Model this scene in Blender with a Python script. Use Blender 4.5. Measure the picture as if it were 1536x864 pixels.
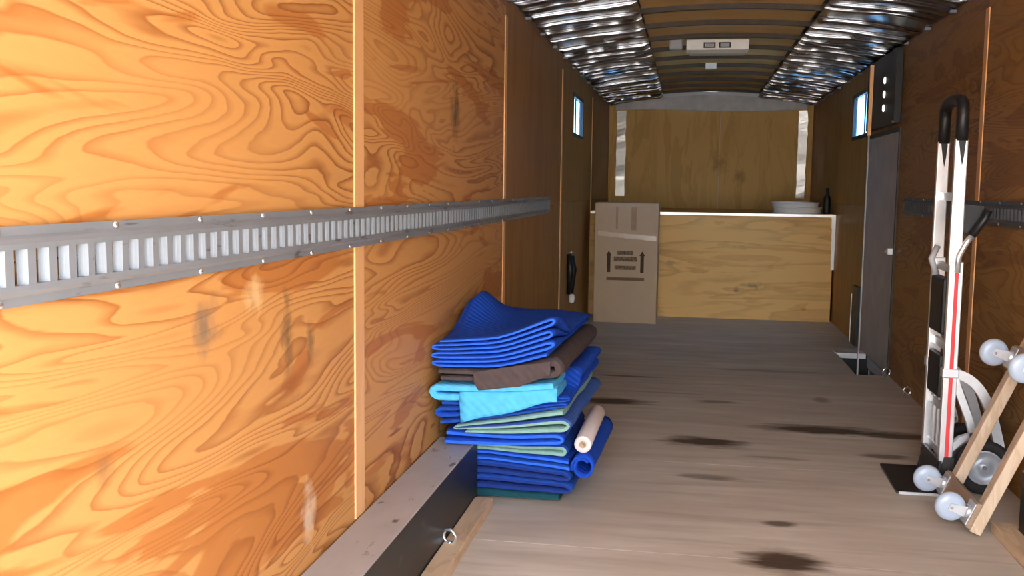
import bpy, bmesh, math, random
from mathutils import Vector, Matrix, noise

# ---------------------------------------------------------------- scene, camera, light
S = bpy.context.scene
for o in list(bpy.data.objects):
    bpy.data.objects.remove(o, do_unlink=True)
C = S.collection
random.seed(7)

XL, XR = -0.992, 1.428           # inner faces of the side walls
XC = (XL + XR) / 2
Y0, Y1 = -0.55, 12.42             # open rear end and front wall
HE = 2.305                       # wall height
GZ = -0.55                       # ground outside

F_PX, YAW, PITCH, ROLL, EYE = 1495.5, 0.1738, 0.1016, 0.0127, 1.30
def _cam_axis(X, U, D):
    c, s = math.cos(PITCH), math.sin(PITCH)
    Y = c * D + s * U; Z = -s * D + c * U
    c, s = math.cos(YAW), math.sin(YAW)
    return Vector((c * X - s * Y, s * X + c * Y, Z))
cr, sr = math.cos(ROLL), math.sin(ROLL)
right = _cam_axis(cr, sr, 0); up = _cam_axis(-sr, cr, 0); fwd = _cam_axis(0, 0, 1)
cam = bpy.data.cameras.new('camera')
cam.lens = F_PX / 1536 * 36.0; cam.sensor_width = 36.0
cam.clip_start = 0.05; cam.clip_end = 500
camo = bpy.data.objects.new('camera', cam); C.objects.link(camo)
M = Matrix((right, up, -fwd)).transposed().to_4x4(); M.translation = Vector((0, 0, EYE))
camo.matrix_world = M
S.camera = camo

world = bpy.data.worlds.new('sky'); S.world = world; world.use_nodes = True
wn = world.node_tree.nodes; wl = world.node_tree.links
bg = wn['Background']
sun_dir = Vector((-0.02, 0.40, -0.90)).normalized()     # high sun from behind the open rear end, almost in line with the trailer
sky = wn.new('ShaderNodeTexSky'); sky.sky_type = 'NISHITA'; sky.sun_disc = False
sky.sun_elevation = math.asin(-sun_dir.z); sky.sun_rotation = math.atan2(-sun_dir.x, -sun_dir.y)
sky.dust_density = 3.0; sky.air_density = 1.0
hz = wn.new('ShaderNodeHueSaturation'); hz.inputs['Saturation'].default_value = 0.6      # hazy sky
wl.new(sky.outputs[0], hz.inputs['Color']); wl.new(hz.outputs[0], bg.inputs['Color'])
bg.inputs['Strength'].default_value = 0.85

sun = bpy.data.lights.new('sun', 'SUN'); sun.energy = 7.0; sun.angle = math.radians(2); sun.color = (1.0, 0.95, 0.87)
suno = bpy.data.objects.new('sun', sun); C.objects.link(suno)
suno.rotation_euler = sun_dir.to_track_quat('-Z', 'Y').to_euler()

S.view_settings.view_transform = 'Standard'
S.view_settings.look = 'None'
S.view_settings.exposure = 1.88
S.view_settings.gamma = 1.0
S.view_settings.use_curve_mapping = False

# ---------------------------------------------------------------- helpers
class MB:
    def __init__(self): self.v = []; self.f = []; self.m = []; self.s = []
    def add(self, vs, fs, mi=0, smooth=False):
        b = len(self.v); self.v += [tuple(p) for p in vs]
        for f in fs:
            self.f.append([b + i for i in f]); self.m.append(mi); self.s.append(smooth)
    def box(self, x0, x1, y0, y1, z0, z1, mi=0):
        vs = [(x, y, z) for z in (z0, z1) for y in (y0, y1) for x in (x0, x1)]
        self.add(vs, [(0, 2, 3, 1), (4, 5, 7, 6), (0, 1, 5, 4), (2, 6, 7, 3), (0, 4, 6, 2), (1, 3, 7, 5)], mi)
    def prism(self, poly, axis, a, b, mi=0, smooth=False):
        # poly: 2-D outline in the two other axes (in x,y,z order), extruded along axis from a to b
        n = len(poly)
        def P(p, t):
            q = list(p); q.insert(axis, t); return tuple(q)
        vs = [P(p, a) for p in poly] + [P(p, b) for p in poly]
        fs = [(i, (i + 1) % n, n + (i + 1) % n, n + i) for i in range(n)]
        self.add(vs, fs, mi, smooth)
        self.add(vs[:n], [tuple(range(n))[::-1]], mi); self.add(vs[n:], [tuple(range(n))], mi)
    def tube(self, pts, r, seg=10, mi=0, smooth=True, caps=True):
        pts = [Vector(p) for p in pts]; n = len(pts)
        rs = r if isinstance(r, (list, tuple)) else [r] * n
        vs = []; ref = None
        for i in range(n):
            d = (pts[min(i + 1, n - 1)] - pts[max(i - 1, 0)]).normalized()
            if ref is None:
                ref = Vector((0, 0, 1)) if abs(d.z) < 0.9 else Vector((0, 1, 0))
            u = (ref - d * ref.dot(d)).normalized(); w = d.cross(u); ref = u
            for k in range(seg):
                a = 2 * math.pi * k / seg
                vs.append(pts[i] + (u * math.cos(a) + w * math.sin(a)) * rs[i])
        fs = [(i * seg + k, i * seg + (k + 1) % seg, (i + 1) * seg + (k + 1) % seg, (i + 1) * seg + k)
              for i in range(n - 1) for k in range(seg)]
        self.add(vs, fs, mi, smooth)
        if caps:
            self.add(vs[:seg], [tuple(range(seg))[::-1]], mi); self.add(vs[-seg:], [tuple(range(seg))], mi)
    def lathe(self, prof, center, axis='z', seg=24, mi=0, smooth=True):
        cx, cy, cz = center; vs = []
        for r, t in prof:
            for k in range(seg):
                a = 2 * math.pi * k / seg; u, w = r * math.cos(a), r * math.sin(a)
                if axis == 'z': vs.append((cx + u, cy + w, cz + t))
                elif axis == 'y': vs.append((cx + u, cy + t, cz + w))
                else: vs.append((cx + t, cy + u, cz + w))
        fs = [(i * seg + k, i * seg + (k + 1) % seg, (i + 1) * seg + (k + 1) % seg, (i + 1) * seg + k)
              for i in range(len(prof) - 1) for k in range(seg)]
        self.add(vs, fs, mi, smooth)
        n = len(prof)
        if prof[0][0] < .003: self.add(vs[:seg], [tuple(range(seg))[::-1]], mi, smooth)
        if prof[-1][0] < .003: self.add(vs[(n - 1) * seg:], [tuple(range(seg))], mi, smooth)
    def torus(self, center, R, r, axis, seg=14, seg2=7, mi=0):
        c = Vector(center); axis = Vector(axis).normalized()
        a0 = axis.orthogonal().normalized(); b0 = axis.cross(a0); vs = []
        for i in range(seg):
            t = 2 * math.pi * i / seg; d = a0 * math.cos(t) + b0 * math.sin(t)
            for k in range(seg2):
                q = 2 * math.pi * k / seg2
                vs.append(c + d * (R + r * math.cos(q)) + axis * (r * math.sin(q)))
        fs = [(i * seg2 + k, ((i + 1) % seg) * seg2 + k, ((i + 1) % seg) * seg2 + (k + 1) % seg2, i * seg2 + (k + 1) % seg2)
              for i in range(seg) for k in range(seg2)]
        self.add(vs, fs, mi, True)
    def build(self, name, mats, parent=None, bevel=0):
        me = bpy.data.meshes.new(name); me.from_pydata(self.v, [], self.f)
        if not isinstance(mats, (list, tuple)): mats = [mats]
        for m in mats: me.materials.append(m)
        me.polygons.foreach_set('material_index', self.m); me.polygons.foreach_set('use_smooth', self.s)
        bm = bmesh.new(); bm.from_mesh(me)
        bmesh.ops.remove_doubles(bm, verts=bm.verts, dist=1e-5)
        bmesh.ops.recalc_face_normals(bm, faces=bm.faces); bm.to_mesh(me); bm.free()
        me.update()
        o = bpy.data.objects.new(name, me); C.objects.link(o)
        if parent: o.parent = parent
        if bevel:
            b = o.modifiers.new('bevel', 'BEVEL'); b.width = bevel; b.segments = 2; b.limit_method = 'ANGLE'
        return o

def tag(o, label, cat=None, group=None):
    o['label'] = label
    if cat: o['category'] = cat
    if group: o['group'] = group
    return o
def thing(name, label, cat, loc=(0, 0, 0), group=None):
    o = bpy.data.objects.new(name, None); C.objects.link(o)
    o.empty_display_size = 0.05
    return tag(o, label, cat, group)
def struct(o): o['kind'] = 'structure'; return o
def root(name):
    o = bpy.data.objects.new(name, None); C.objects.link(o); return struct(o)
def share(src, loc, parent):
    o = bpy.data.objects.new(src.name.split('.')[0], src.data); C.objects.link(o)
    o.location = loc; o.parent = parent
    for m in src.modifiers:
        b = o.modifiers.new(m.name, m.type)
        if m.type == 'BEVEL': b.width = m.width; b.segments = m.segments; b.limit_method = m.limit_method
    return o

def lerp(a, b, t): return a + (b - a) * t

# ---------------------------------------------------------------- materials
class NT:
    def __init__(self, name):
        self.m = bpy.data.materials.new(name); self.m.use_nodes = True
        self.t = self.m.node_tree; self.b = self.t.nodes['Principled BSDF']
    def n(self, typ, **kw):
        nd = self.t.nodes.new(typ)
        for k, v in kw.items(): setattr(nd, k, v)
        return nd
    def l(self, a, b): self.t.links.new(a, b)
    def val(self, sock, v):
        if hasattr(v, 'is_linked') or isinstance(v, bpy.types.NodeSocket): self.l(v, sock)
        else: sock.default_value = v
    def math(self, op, a, b=None, c=None, clamp=False):
        nd = self.n('ShaderNodeMath', operation=op); nd.use_clamp = clamp
        self.val(nd.inputs[0], a)
        if b is not None: self.val(nd.inputs[1], b)
        if c is not None: self.val(nd.inputs[2], c)
        return nd.outputs[0]
    def pos(self, scale=(1, 1, 1), off=None):
        g = self.n('ShaderNodeNewGeometry'); v = g.outputs['Position']
        if off is not None:
            a = self.n('ShaderNodeVectorMath', operation='ADD'); self.l(v, a.inputs[0]); self.val(a.inputs[1], off); v = a.outputs[0]
        k = self.n('ShaderNodeVectorMath', operation='MULTIPLY'); self.l(v, k.inputs[0]); k.inputs[1].default_value = scale
        return k.outputs[0]
    def objc(self, scale=(1, 1, 1)):
        g = self.n('ShaderNodeTexCoord')
        k = self.n('ShaderNodeVectorMath', operation='MULTIPLY'); self.l(g.outputs['Object'], k.inputs[0]); k.inputs[1].default_value = scale
        return k.outputs[0]
    def noise(self, vec, scale=1.0, detail=2.0, rough=0.5, dist=0.0):
        nd = self.n('ShaderNodeTexNoise'); self.l(vec, nd.inputs['Vector'])
        nd.inputs['Scale'].default_value = scale; nd.inputs['Detail'].default_value = detail
        nd.inputs['Roughness'].default_value = rough; nd.inputs['Distortion'].default_value = dist
        return nd.outputs['Fac']
    def ramp(self, fac, stops):
        nd = self.n('ShaderNodeValToRGB'); self.l(fac, nd.inputs[0]); e = nd.color_ramp.elements
        while len(e) < len(stops): e.new(0.5)
        for i, (p, c) in enumerate(stops):
            e[i].position = p; e[i].color = (c, c, c, 1) if isinstance(c, (int, float)) else (*c, 1)
        return nd.outputs[0]
    def mix(self, fac, a, b, typ='MIX'):
        nd = self.n('ShaderNodeMix', data_type='RGBA', blend_type=typ)
        self.val(nd.inputs[0], fac)
        for s, v in ((nd.inputs[6], a), (nd.inputs[7], b)):
            if isinstance(v, tuple): s.default_value = (*v, 1)
            else: self.l(v, s)
        return nd.outputs[2]
    def blob(self, c, r, soft, nz, amp=0.6):
        # 1 inside an uneven ellipsoid around c with radii r, 0 outside
        g = self.n('ShaderNodeNewGeometry')
        a = self.n('ShaderNodeVectorMath', operation='SUBTRACT'); self.l(g.outputs['Position'], a.inputs[0]); a.inputs[1].default_value = c
        d = self.n('ShaderNodeVectorMath', operation='DIVIDE'); self.l(a.outputs[0], d.inputs[0]); d.inputs[1].default_value = r
        ln = self.n('ShaderNodeVectorMath', operation='LENGTH'); self.l(d.outputs[0], ln.inputs[0])
        q = self.math('ADD', ln.outputs['Value'], self.math('MULTIPLY_ADD', nz, amp * 2, -amp))
        return self.math('SUBTRACT', 1.0, self.math('DIVIDE', q, soft if soft else 1.0), clamp=True) if False else \
            self.math('MULTIPLY', self.math('SUBTRACT', 1.0, q), 1.0 / soft, clamp=True)
    def bump(self, h, strength=0.3, dist=0.01):
        nd = self.n('ShaderNodeBump'); self.l(h, nd.inputs['Height'])
        nd.inputs['Strength'].default_value = strength; nd.inputs['Distance'].default_value = dist
        self.l(nd.outputs[0], self.b.inputs['Normal'])
    def done(self, col=None, rough=None, metal=None, spec=None):
        for nme, v in (('Base Color', col), ('Roughness', rough), ('Metallic', metal), ('Specular IOR Level', spec)):
            if v is None: continue
            s = self.b.inputs[nme]
            if isinstance(v, tuple): s.default_value = (*v, 1)
            elif isinstance(v, (int, float)): s.default_value = v
            else: self.l(v, s)
        return self.m

def plain(name, col, rough=0.6, metal=0.0, var=0.12, scale=25, spec=0.4, bump=0.0):
    t = NT(name); v = t.objc()
    f = t.noise(v, scale, 3)
    d = tuple(max(0, c * (1 - var * 2)) for c in col); u = tuple(min(1, c * (1 + var)) for c in col)
    m = t.done(t.mix(f, d, u), rough, metal, spec)
    if bump: t.bump(f, bump, 0.004)
    return m

def plywood(name, light, mid, dark, along='y', bands=28.0, zs=3.4, ys=0.54, stains=(), rough=0.55, rnd=True, contrast=1.0):
    t = NT(name)
    oi = t.n('ShaderNodeObjectInfo')
    off = t.math('MULTIPLY', oi.outputs['Random'], 37.0)
    cb = t.n('ShaderNodeCombineXYZ')
    t.l(off, cb.inputs[0]); t.l(t.math('MULTIPLY', off, 0.7), cb.inputs[1]); t.l(t.math('MULTIPLY', off, 1.3), cb.inputs[2])
    sc = {'y': (zs, ys, zs), 'x': (ys, zs, zs), 'z': (zs, zs, ys)}[along]
    v = t.pos(sc, cb.outputs[0])
    big = t.noise(v, 1.0, 2.2, 0.5, 0.7)
    fine = t.noise(v, 9.0, 2.0, 0.5)
    ph = t.math('ADD', t.math('MULTIPLY', big, bands), t.math('MULTIPLY', fine, 0.55))
    saw = t.math('FRACT', ph)
    # early wood light, thin late-wood lines
    line = t.ramp(saw, [(0.0, 0.0), (0.50, 0.03), (0.74, 0.55 * contrast), (0.92, 1.0 * contrast), (1.0, 0.0)])
    where = t.ramp(t.noise(v, 0.9, 1.5), [(0.36, 0.35), (0.6, 1.0)])
    line = t.math('MULTIPLY', line, where)
    patch = t.ramp(t.noise(v, 1.5, 3.5, 0.55, 1.0), [(0.55, 0.0), (0.575, 0.9)])
    col = t.mix(patch, light, mid)
    col = t.mix(line, col, dark)
    fib = t.noise(t.pos(tuple(q * 16 for q in sc)), 2.2, 2)
    col = t.mix(t.math('MULTIPLY', fib, 0.22), col, mid)
    for c, r, k, sccol in stains:
        nz = t.noise(t.pos((14, 14, 14)), 1.0, 4, .6)
        col = t.mix(t.math('MULTIPLY', t.blob(c, r, 0.9, nz, 1.1), k), col, sccol)
    t.bump(t.math('SUBTRACT', 1.0, line), 0.12, 0.003)
    return t.done(col, rough, 0.0, 0.35)

wall_stains = [((XL, 1.93, 1.0), (.3, .07, .07), .75, (.16, .13, .10)), ((XL, 2.37, .935), (.3, .045, .12), .8, (.10, .06, .03)),
               ((XL, 2.52, .87), (.3, .03, .1), .6, (.14, .08, .04)), ((XL, 2.18, 1.045), (.3, .06, .05), .6, (.85, .62, .30)),
               ((XL, 4.20, 1.62), (.3, .10, .16), .8, (.09, .04, .012)), ((XL, 2.5, .40), (.3, .06, .11), .7, (.75, .62, .45)),
               ((XL, 1.55, .8), (.3, .05, .04), .6, (.25, .13, .05))]
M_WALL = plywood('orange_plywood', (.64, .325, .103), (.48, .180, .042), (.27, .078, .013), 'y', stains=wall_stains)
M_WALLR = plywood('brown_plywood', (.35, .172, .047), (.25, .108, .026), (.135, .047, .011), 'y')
M_WALLD = plywood('smooth_brown_plywood', (.40, .195, .044), (.34, .153, .032), (.25, .10, .02), 'z', bands=7, contrast=0.45)
M_BACK = plywood('front_wall_plywood', (.74, .45, .125), (.63, .36, .09), (.50, .26, .06), 'z', bands=6, contrast=0.5,
                 stains=[((.35, Y1, 1.62), (.12, .5, .16), .5, (.30, .13, .03)), ((.6, Y1, 1.45), (.1, .5, .12), .5, (.26, .11, .03))])
M_BENCH = plywood('bench_plywood', (.86, .53, .18), (.74, .41, .125), (.52, .26, .07), 'x', bands=6, contrast=0.6,
                  stains=[((.66, 10.2, .34), (.14, .3, .04), .8, (.20, .12, .05)), ((.50, 10.2, .29), (.04, .3, .03), .7, (.22, .12, .05)),
                          ((-.15, 10.2, .55), (.08, .3, .025), .6, (.38, .22, .09)), ((1.15, 10.2, .12), (.04, .3, .02), .7, (.22, .12, .05)),
                          ((.5, 10.2, .72), (.25, .3, .02), .45, (.45, .25, .09))])
M_BATTEN = plywood('batten_pine', (.86, .50, .23), (.80, .44, .19), (.72, .38, .15), 'z', bands=5, contrast=0.35)
M_PINE = plywood('pine_lumber', (.64, .46, .29), (.54, .37, .22), (.42, .27, .14), 'y', bands=5, zs=9, ys=2, contrast=0.5)
M_DOLLYWOOD = plywood('dolly_wood', (.62, .48, .34), (.52, .38, .25), (.42, .29, .17), 'z', bands=5, zs=10, ys=2, contrast=0.5)
M_LUAN = plywood('roof_luan', (.74, .46, .17), (.64, .39, .135), (.52, .30, .09), 'x', bands=5, contrast=0.4)

def floor_mat():
    t = NT('worn_floor_plywood')
    v = t.pos((1.3, 9.0, 1.0))
    a = t.noise(v, 1.0, 4, 0.6, 0.4)
    col = t.mix(t.ramp(a, [(0.3, 0.0), (0.72, 1.0)]), (.47, .405, .315), (.69, .62, .52))
    big = t.noise(t.pos((1, 1.6, 1)), 1.3, 3)
    col = t.mix(t.ramp(big, [(0.35, 0.5), (0.65, 0.0)]), col, (.44, .36, .28))
    streak = t.ramp(t.noise(t.pos((1.1, 13, 1), (3.1, 0.4, 0)), 1.0, 2, 0.5), [(0.60, 0.0), (0.75, 0.5)])
    col = t.mix(streak, col, (.27, .20, .14))
    nz = t.noise(t.pos((4, 16, 1)), 1.2, 3, 0.6)
    for c, r, k in [((-.40, 6.86, 0), (.26, .045, 1), .7), ((-.41, 6.02, 0), (.28, .12, 1), .95), ((.11, 5.14, 0), (.26, .13, 1), .95),
                    ((.75, 5.55, 0), (.42, .13, 1), .95), ((1.15, 5.5, 0), (.35, .09, 1), .85), ((.20, 6.15, 0), (.17, .06, 1), .6), ((.36, 3.50, 0), (.17, .15, 1), .95),
                    ((.39, 3.91, 0), (.075, .05, 1), .8), ((.12, 4.5, 0), (.18, .05, 1), .55), ((.85, 6.35, 0), (.07, .1, 1), .5),
                    ((1.0, 5.05, 0), (.16, .06, 1), .7), ((.45, 4.9, 0), (.2, .03, 1), .4), ((-.1, 6.35, 0), (.4, .03, 1), .3), ((.6, 7.3, 0), (.5, .07, 1), .4)]:
        col = t.mix(t.math('MULTIPLY', t.blob(c, r, 0.55, nz, 0.55), k), col, (.055, .028, .014))
    t.bump(a, 0.15, 0.003)
    return t.done(col, 0.6, 0.0, 0.3)
M_FLOOR = floor_mat()

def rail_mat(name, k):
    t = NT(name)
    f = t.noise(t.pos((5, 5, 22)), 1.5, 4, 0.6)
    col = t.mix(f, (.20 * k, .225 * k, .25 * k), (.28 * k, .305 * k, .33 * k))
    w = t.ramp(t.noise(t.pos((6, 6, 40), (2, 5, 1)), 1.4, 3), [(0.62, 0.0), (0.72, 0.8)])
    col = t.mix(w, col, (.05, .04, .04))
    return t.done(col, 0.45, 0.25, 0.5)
M_RAIL = rail_mat('grey_painted_rail', 1.0); M_RAILD = rail_mat('darkened_rail_grey', .35)  # second one is the same rail grey scaled darker, for the right wall
M_BARD = plain('dark_bar', (.09, .10, .115), 0.5, 0.2, 0.08, 40)
M_BAR = plain('galvanised_bar', (.22, .25, .28), 0.5, 0.2, 0.08, 40)
M_SCREW = plain('zinc_screw', (.85, .86, .88), 0.25, 0.9, 0.04)
def foil_mat():
    t = NT('silver_foil')
    f = t.noise(t.pos((6, 22, 6)), 2.0, 4, 0.65)
    t.bump(f, 0.25, 0.008)
    return t.done(t.mix(f, (.24, .25, .27), (.46, .48, .51)), 0.22, 1.0, 0.5)
M_FOIL = foil_mat()
M_RIB = plain('dark_roof_rib', (.075, .06, .045), 0.6, 0.2, 0.2)
M_ROOF = plain('roof_skin', (.10, .09, .08), 0.6, 0.3, 0.1)
M_SKIN = plain('white_aluminium_skin', (.7, .7, .7), 0.5, 0.2, 0.05)
M_WHITE = plain('white_plastic', (.92, .91, .86), 0.35, 0, 0.03)
M_TRIMW = plain('crinkled_white_sheet', (.95, .94, .90), 0.42, 0.85, 0.05, 18, bump=0.6)
M_EDGE = plain('bright_edge_strip', (.95, .95, .93), 0.4, 0.8, 0.03)
M_COVE = plain('grey_cove_sheet', (.60, .58, .55), 0.5, 0.1, 0.2, 9, bump=0.3)
M_LENS = plain('frosted_lens', (.56, .55, .50), 0.25, 0, 0.05)
M_BLACK = plain('black_plastic', (.012, .012, .013), 0.45, 0, 0.2)
M_RUBBER = plain('black_rubber', (.02, .02, .02), 0.7, 0, 0.2)
M_GREYPL = plain('grey_plastic', (.42, .43, .44), 0.5, 0, 0.05)
M_DOOR = plain('worn_grey_door_skin', (.50, .445, .385), 0.6, 0, 0.16, 6)
M_ALU = plain('bright_aluminium', (.88, .89, .90), 0.32, 0.75, 0.05, 30)
M_ALU2 = plain('satin_aluminium', (.74, .76, .78), 0.38, 0.7, 0.08, 30)
M_RED = plain('red_stripe', (.75, .045, .05), 0.5, 0, 0.05)
M_STEEL = plain('dark_steel_plate', (.055, .052, .05), 0.42, 0.6, 0.25, 14)
M_WHEEL = plain('pale_blue_wheel', (.42, .50, .60), 0.22, 0, 0.05)
M_HUB = plain('grey_hub', (.48, .52, .56), 0.4, 0.3, 0.15)
M_CARPET = plain('tan_carpet', (.36, .25, .165), 0.95, 0, 0.2, 120, bump=0.5)
M_CARD = plain('cardboard', (.56, .40, .255), 0.75, 0, 0.05, 8)
M_INK = plain('brown_print_ink', (.075, .038, .018), 0.8, 0, 0.1)
M_INK2 = plain('faded_print_ink', (.20, .12, .06), 0.8, 0, 0.1)
M_TAPE = plain('clear_packing_tape', (.74, .57, .41), 0.16, 0, 0.06, 20)
M_PAPER = plain('pinkish_white_roll', (.80, .69, .64), 0.8, 0, 0.04)
def well_top():
    t = NT('scuffed_grey_well_top')
    f = t.noise(t.pos((12, 5, 5)), 1.0, 4, 0.6)
    col = t.mix(f, (.36, .335, .315), (.48, .455, .435))
    k = t.ramp(t.noise(t.pos((22, 12, 5), (1, 7, 0)), 1.0, 2), [(0.66, 0.0), (0.74, 0.85)])
    return t.done(t.mix(k, col, (.05, .04, .035)), 0.5, 0.1, 0.4)
def well_side():
    t = NT('scuffed_black_well_side')
    k = t.ramp(t.noise(t.pos((1, 7, 9), (0, 2, 0)), 1.0, 3), [(0.66, 0.0), (0.76, 0.5)])
    return t.done(t.mix(k, (.018, .017, .016), (.16, .14, .12)), 0.42, 0.1, 0.45)
M_WTOP, M_WSIDE = well_top(), well_side()
def glass():
    t = NT('window_glass'); nt = t.t
    tr = t.n('ShaderNodeBsdfTransparent'); tr.inputs[0].default_value = (.42, .66, .90, 1)
    gl = t.n('ShaderNodeBsdfGlossy'); gl.inputs['Roughness'].default_value = 0.05
    mx = t.n('ShaderNodeMixShader'); mx.inputs[0].default_value = 0.08
    t.l(tr.outputs[0], mx.inputs[1]); t.l(gl.outputs[0], mx.inputs[2])
    t.l(mx.outputs[0], nt.nodes['Material Output'].inputs['Surface'])
    return t.m
M_GLASS = glass()
def cloth(name, col, var=0.15):
    t = NT(name); v = t.pos((1, 1, 1))
    w = t.n('ShaderNodeTexWave', wave_type='BANDS', bands_direction='DIAGONAL'); t.l(v, w.inputs['Vector'])
    w.inputs['Scale'].default_value = 16; w.inputs['Distortion'].default_value = 1.5
    f = t.noise(v, 30, 3)
    c = t.mix(f, tuple(q * (1 - 1.6 * var) for q in col), tuple(min(1, q * (1 + var)) for q in col))
    t.bump(t.math('ADD', w.outputs['Fac'], t.math('MULTIPLY', f, 0.6)), 0.35, 0.006)
    return t.done(c, 0.85, 0.0, 0.2)
C_ROYAL = cloth('royal_blue_cloth', (.010, .070, .50)); C_EDGE = cloth('bright_blue_binding', (.03, .14, .72))
C_BROWN = cloth('dark_brown_cloth', (.085, .062, .060)); C_CYAN = cloth('sky_blue_cloth', (.10, .50, .86))
C_BLUE = cloth('mid_blue_cloth', (.014, .070, .36)); C_GREEN = cloth('sage_green_cloth', (.24, .42, .36))
C_NAVY = cloth('navy_cloth', (.012, .035, .20)); C_TEAL = cloth('dark_teal_cloth', (.008, .06, .075))
C_SLATE = cloth('slate_blue_cloth', (.05, .12, .40))

# ---------------------------------------------------------------- the trailer shell
def sheet_cells(mb, x0, x1, y0, y1, z0, z1, holes=(), mi=0):
    ys = sorted({y0, y1, *[min(max(h[i], y0), y1) for h in holes for i in (0, 1)]})
    zs = sorted({z0, z1, *[min(max(h[i], z0), z1) for h in holes for i in (2, 3)]})
    any_ = False
    for a, b in zip(ys, ys[1:]):
        run = None
        for c, d in zip(zs, zs[1:]):
            my, mz = (a + b) / 2, (c + d) / 2
            if any(h[0] < my < h[1] and h[2] < mz < h[3] for h in holes): continue
            mb.box(x0, x1, a, b, c, d, mi); any_ = True
    return any_

SEAMS = [2.918, 5.358, 7.798, 10.238]
WIN_L = (8.56, 9.32, 1.755, 2.085)
WIN_R = (8.62, 9.42, 1.765, 2.125)
DOOR = (7.31, 8.57, -0.02, 1.745)
STEP = (1.205, XR + .028, 7.31, 8.25)

def side_wall(name, x, sgn, mat, holes):
    mb = MB(); a, b = sorted((x + sgn * .029, x + sgn * .013))
    sheet_cells(mb, a, b, Y0, Y1 + .05, -.1, HE + .05, holes)
    w = struct(mb.build(name, M_SKIN))
    edges = [Y0] + SEAMS + [Y1]
    if Y0 < .478: edges = [Y0, .478] + SEAMS + [Y1]
    a, b = sorted((x, x + sgn * .012))
    for ya, yb in zip(edges, edges[1:]):
        for za, zb in ((0.0, 1.176), (1.179, HE)):
            p = MB()
            if sheet_cells(p, a, b, ya + .0015, yb - .0015, za, zb, holes):
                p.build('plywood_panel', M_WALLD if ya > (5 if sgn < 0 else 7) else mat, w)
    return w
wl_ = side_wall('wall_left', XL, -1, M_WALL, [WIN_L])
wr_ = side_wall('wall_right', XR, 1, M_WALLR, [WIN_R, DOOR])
# vertical seam battens
for wall, x, sgn, ys in ((wl_, XL, 1, [.478] + SEAMS), (wr_, XR, -1, [.478, 2.918, 5.358])):
    for y in ys:
        m = MB(); a, b = sorted((x, x + sgn * .006)); hw = .042 if y < 5 else .03
        z0 = .265 if y < 3.9 else 0.0
        m.box(a, b, y - hw, y + hw, z0, HE - (.10 if y > 3 else .03)); m.build('seam_batten', M_BATTEN, wall, .0015)

# front wall of the trailer (behind the bench)
mb = MB(); mb.box(XL - .05, XR + .05, Y1 + .013, Y1 + .06, -.1, HE + .16)
wb = struct(mb.build('wall_back', M_SKIN))
for a, b in ((XL, .345), (.348, XR)):
    m = MB(); m.box(a, b, Y1, Y1 + .012, 0, HE + .02); m.build('plywood_panel', M_BACK, wb)

# roof: arched sheet on bows
RISE = .115
def roofz(x): return HE + .012 + RISE * (1 - ((x - XC) / (XR - XC)) ** 2)
NX = 24
def arch_strip(mb, x0, x1, y0, y1, dz0, dz1, nx=NX, mi=0):
    xs = [x0 + (x1 - x0) * i / nx for i in range(nx + 1)]
    top = [(x, roofz(x) + dz1) for x in xs]; bot = [(x, roofz(x) + dz0) for x in xs]
    poly = bot + top[::-1]; n = len(poly)
    vs = [(p[0], y0, p[1]) for p in poly] + [(p[0], y1, p[1]) for p in poly]
    fs = [(i, (i + 1) % n, n + (i + 1) % n, n + i) for i in range(n)]
    for i in range(nx):
        fs.append((i, i + 1, n - 2 - i, n - 1 - i)); fs.append((n + i, n + n - 1 - i, n + n - 2 - i, n + i + 1))
    mb.add(vs, fs, mi)
mb = MB(); arch_strip(mb, XL - .05, XR + .05, Y0, Y1 + .06, .05, .075)
ceil = struct(mb.build('ceiling', M_ROOF))
SX = .554
RIBS = [6.59 + .6096 * i for i in range(-11, 10)]
for i, y in enumerate(RIBS):
    m = MB(); arch_strip(m, XL + .002, XR - .002, y - .019, y + .019, .002, .05); m.build('roof_rib', M_RIB, ceil)
for i, y in enumerate(RIBS[:-1]):
    m = MB(); arch_strip(m, XC - SX, XC + SX, y + .0192, RIBS[i + 1] - .0192, .034, .046, 12); m.build('roof_panel', M_LUAN, ceil)
def foil(x0, x1, seed):
    nx = 20; vs = []; mb = MB(); rg = random.Random(int(seed * 10))
    ks = [Y0 + .03]
    while ks[-1] < Y1 - .34: ks.append(ks[-1] + rg.uniform(.20, .40))
    ks.append(Y1 - .06)
    # cross-section of one slack fold: a rounded lap facing the open end, then a long run back up
    lap = [(0, 0, 0), (-.007, 0, .25), (-.008, 0, .5), (-.004, 0, .75), (.006, 0, .93), (.022, 0, 1.0), (.045, .06, .93), (0.03, .3, .7), (0.015, .6, .36), (0, .85, .1)]
    def warp(x, k): return .09 * noise.noise((x * 1.6 + seed, k * .8, 1.7)) + .03 * noise.noise((x * 6 + seed, k * 1.9, 5.1)) if 0 < k < len(ks) - 1 else 0
    rows = 0
    for k in range(len(ks) - 1):
        for dy, t_, dz in lap + ([(0, 1, 0)] if k == len(ks) - 2 else []):
            for i in range(nx + 1):
                x = x0 + (x1 - x0) * i / nx
                amp = .034 * (.2 + 1.15 * (.5 + .6 * noise.noise((x * 2.2, k * 1.3, seed + 9)))) * min(1, .2 + min(x - x0, x1 - x) / .035)
                y = lerp(ks[k] + warp(x, k), ks[k + 1] + warp(x, k + 1), t_) + dy * amp / .034
                vs.append((x, y, roofz(x) - .006 - amp * dz - .004 * noise.noise((x * 7, y * 12, seed)) * dz))
            rows += 1
    fs = [(j * (nx + 1) + i, j * (nx + 1) + i + 1, (j + 1) * (nx + 1) + i + 1, (j + 1) * (nx + 1) + i) for j in range(rows - 1) for i in range(nx)]
    mb.add(vs, fs, 0, True)
    return mb.build('foil_sheet', M_FOIL, ceil)
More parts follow.
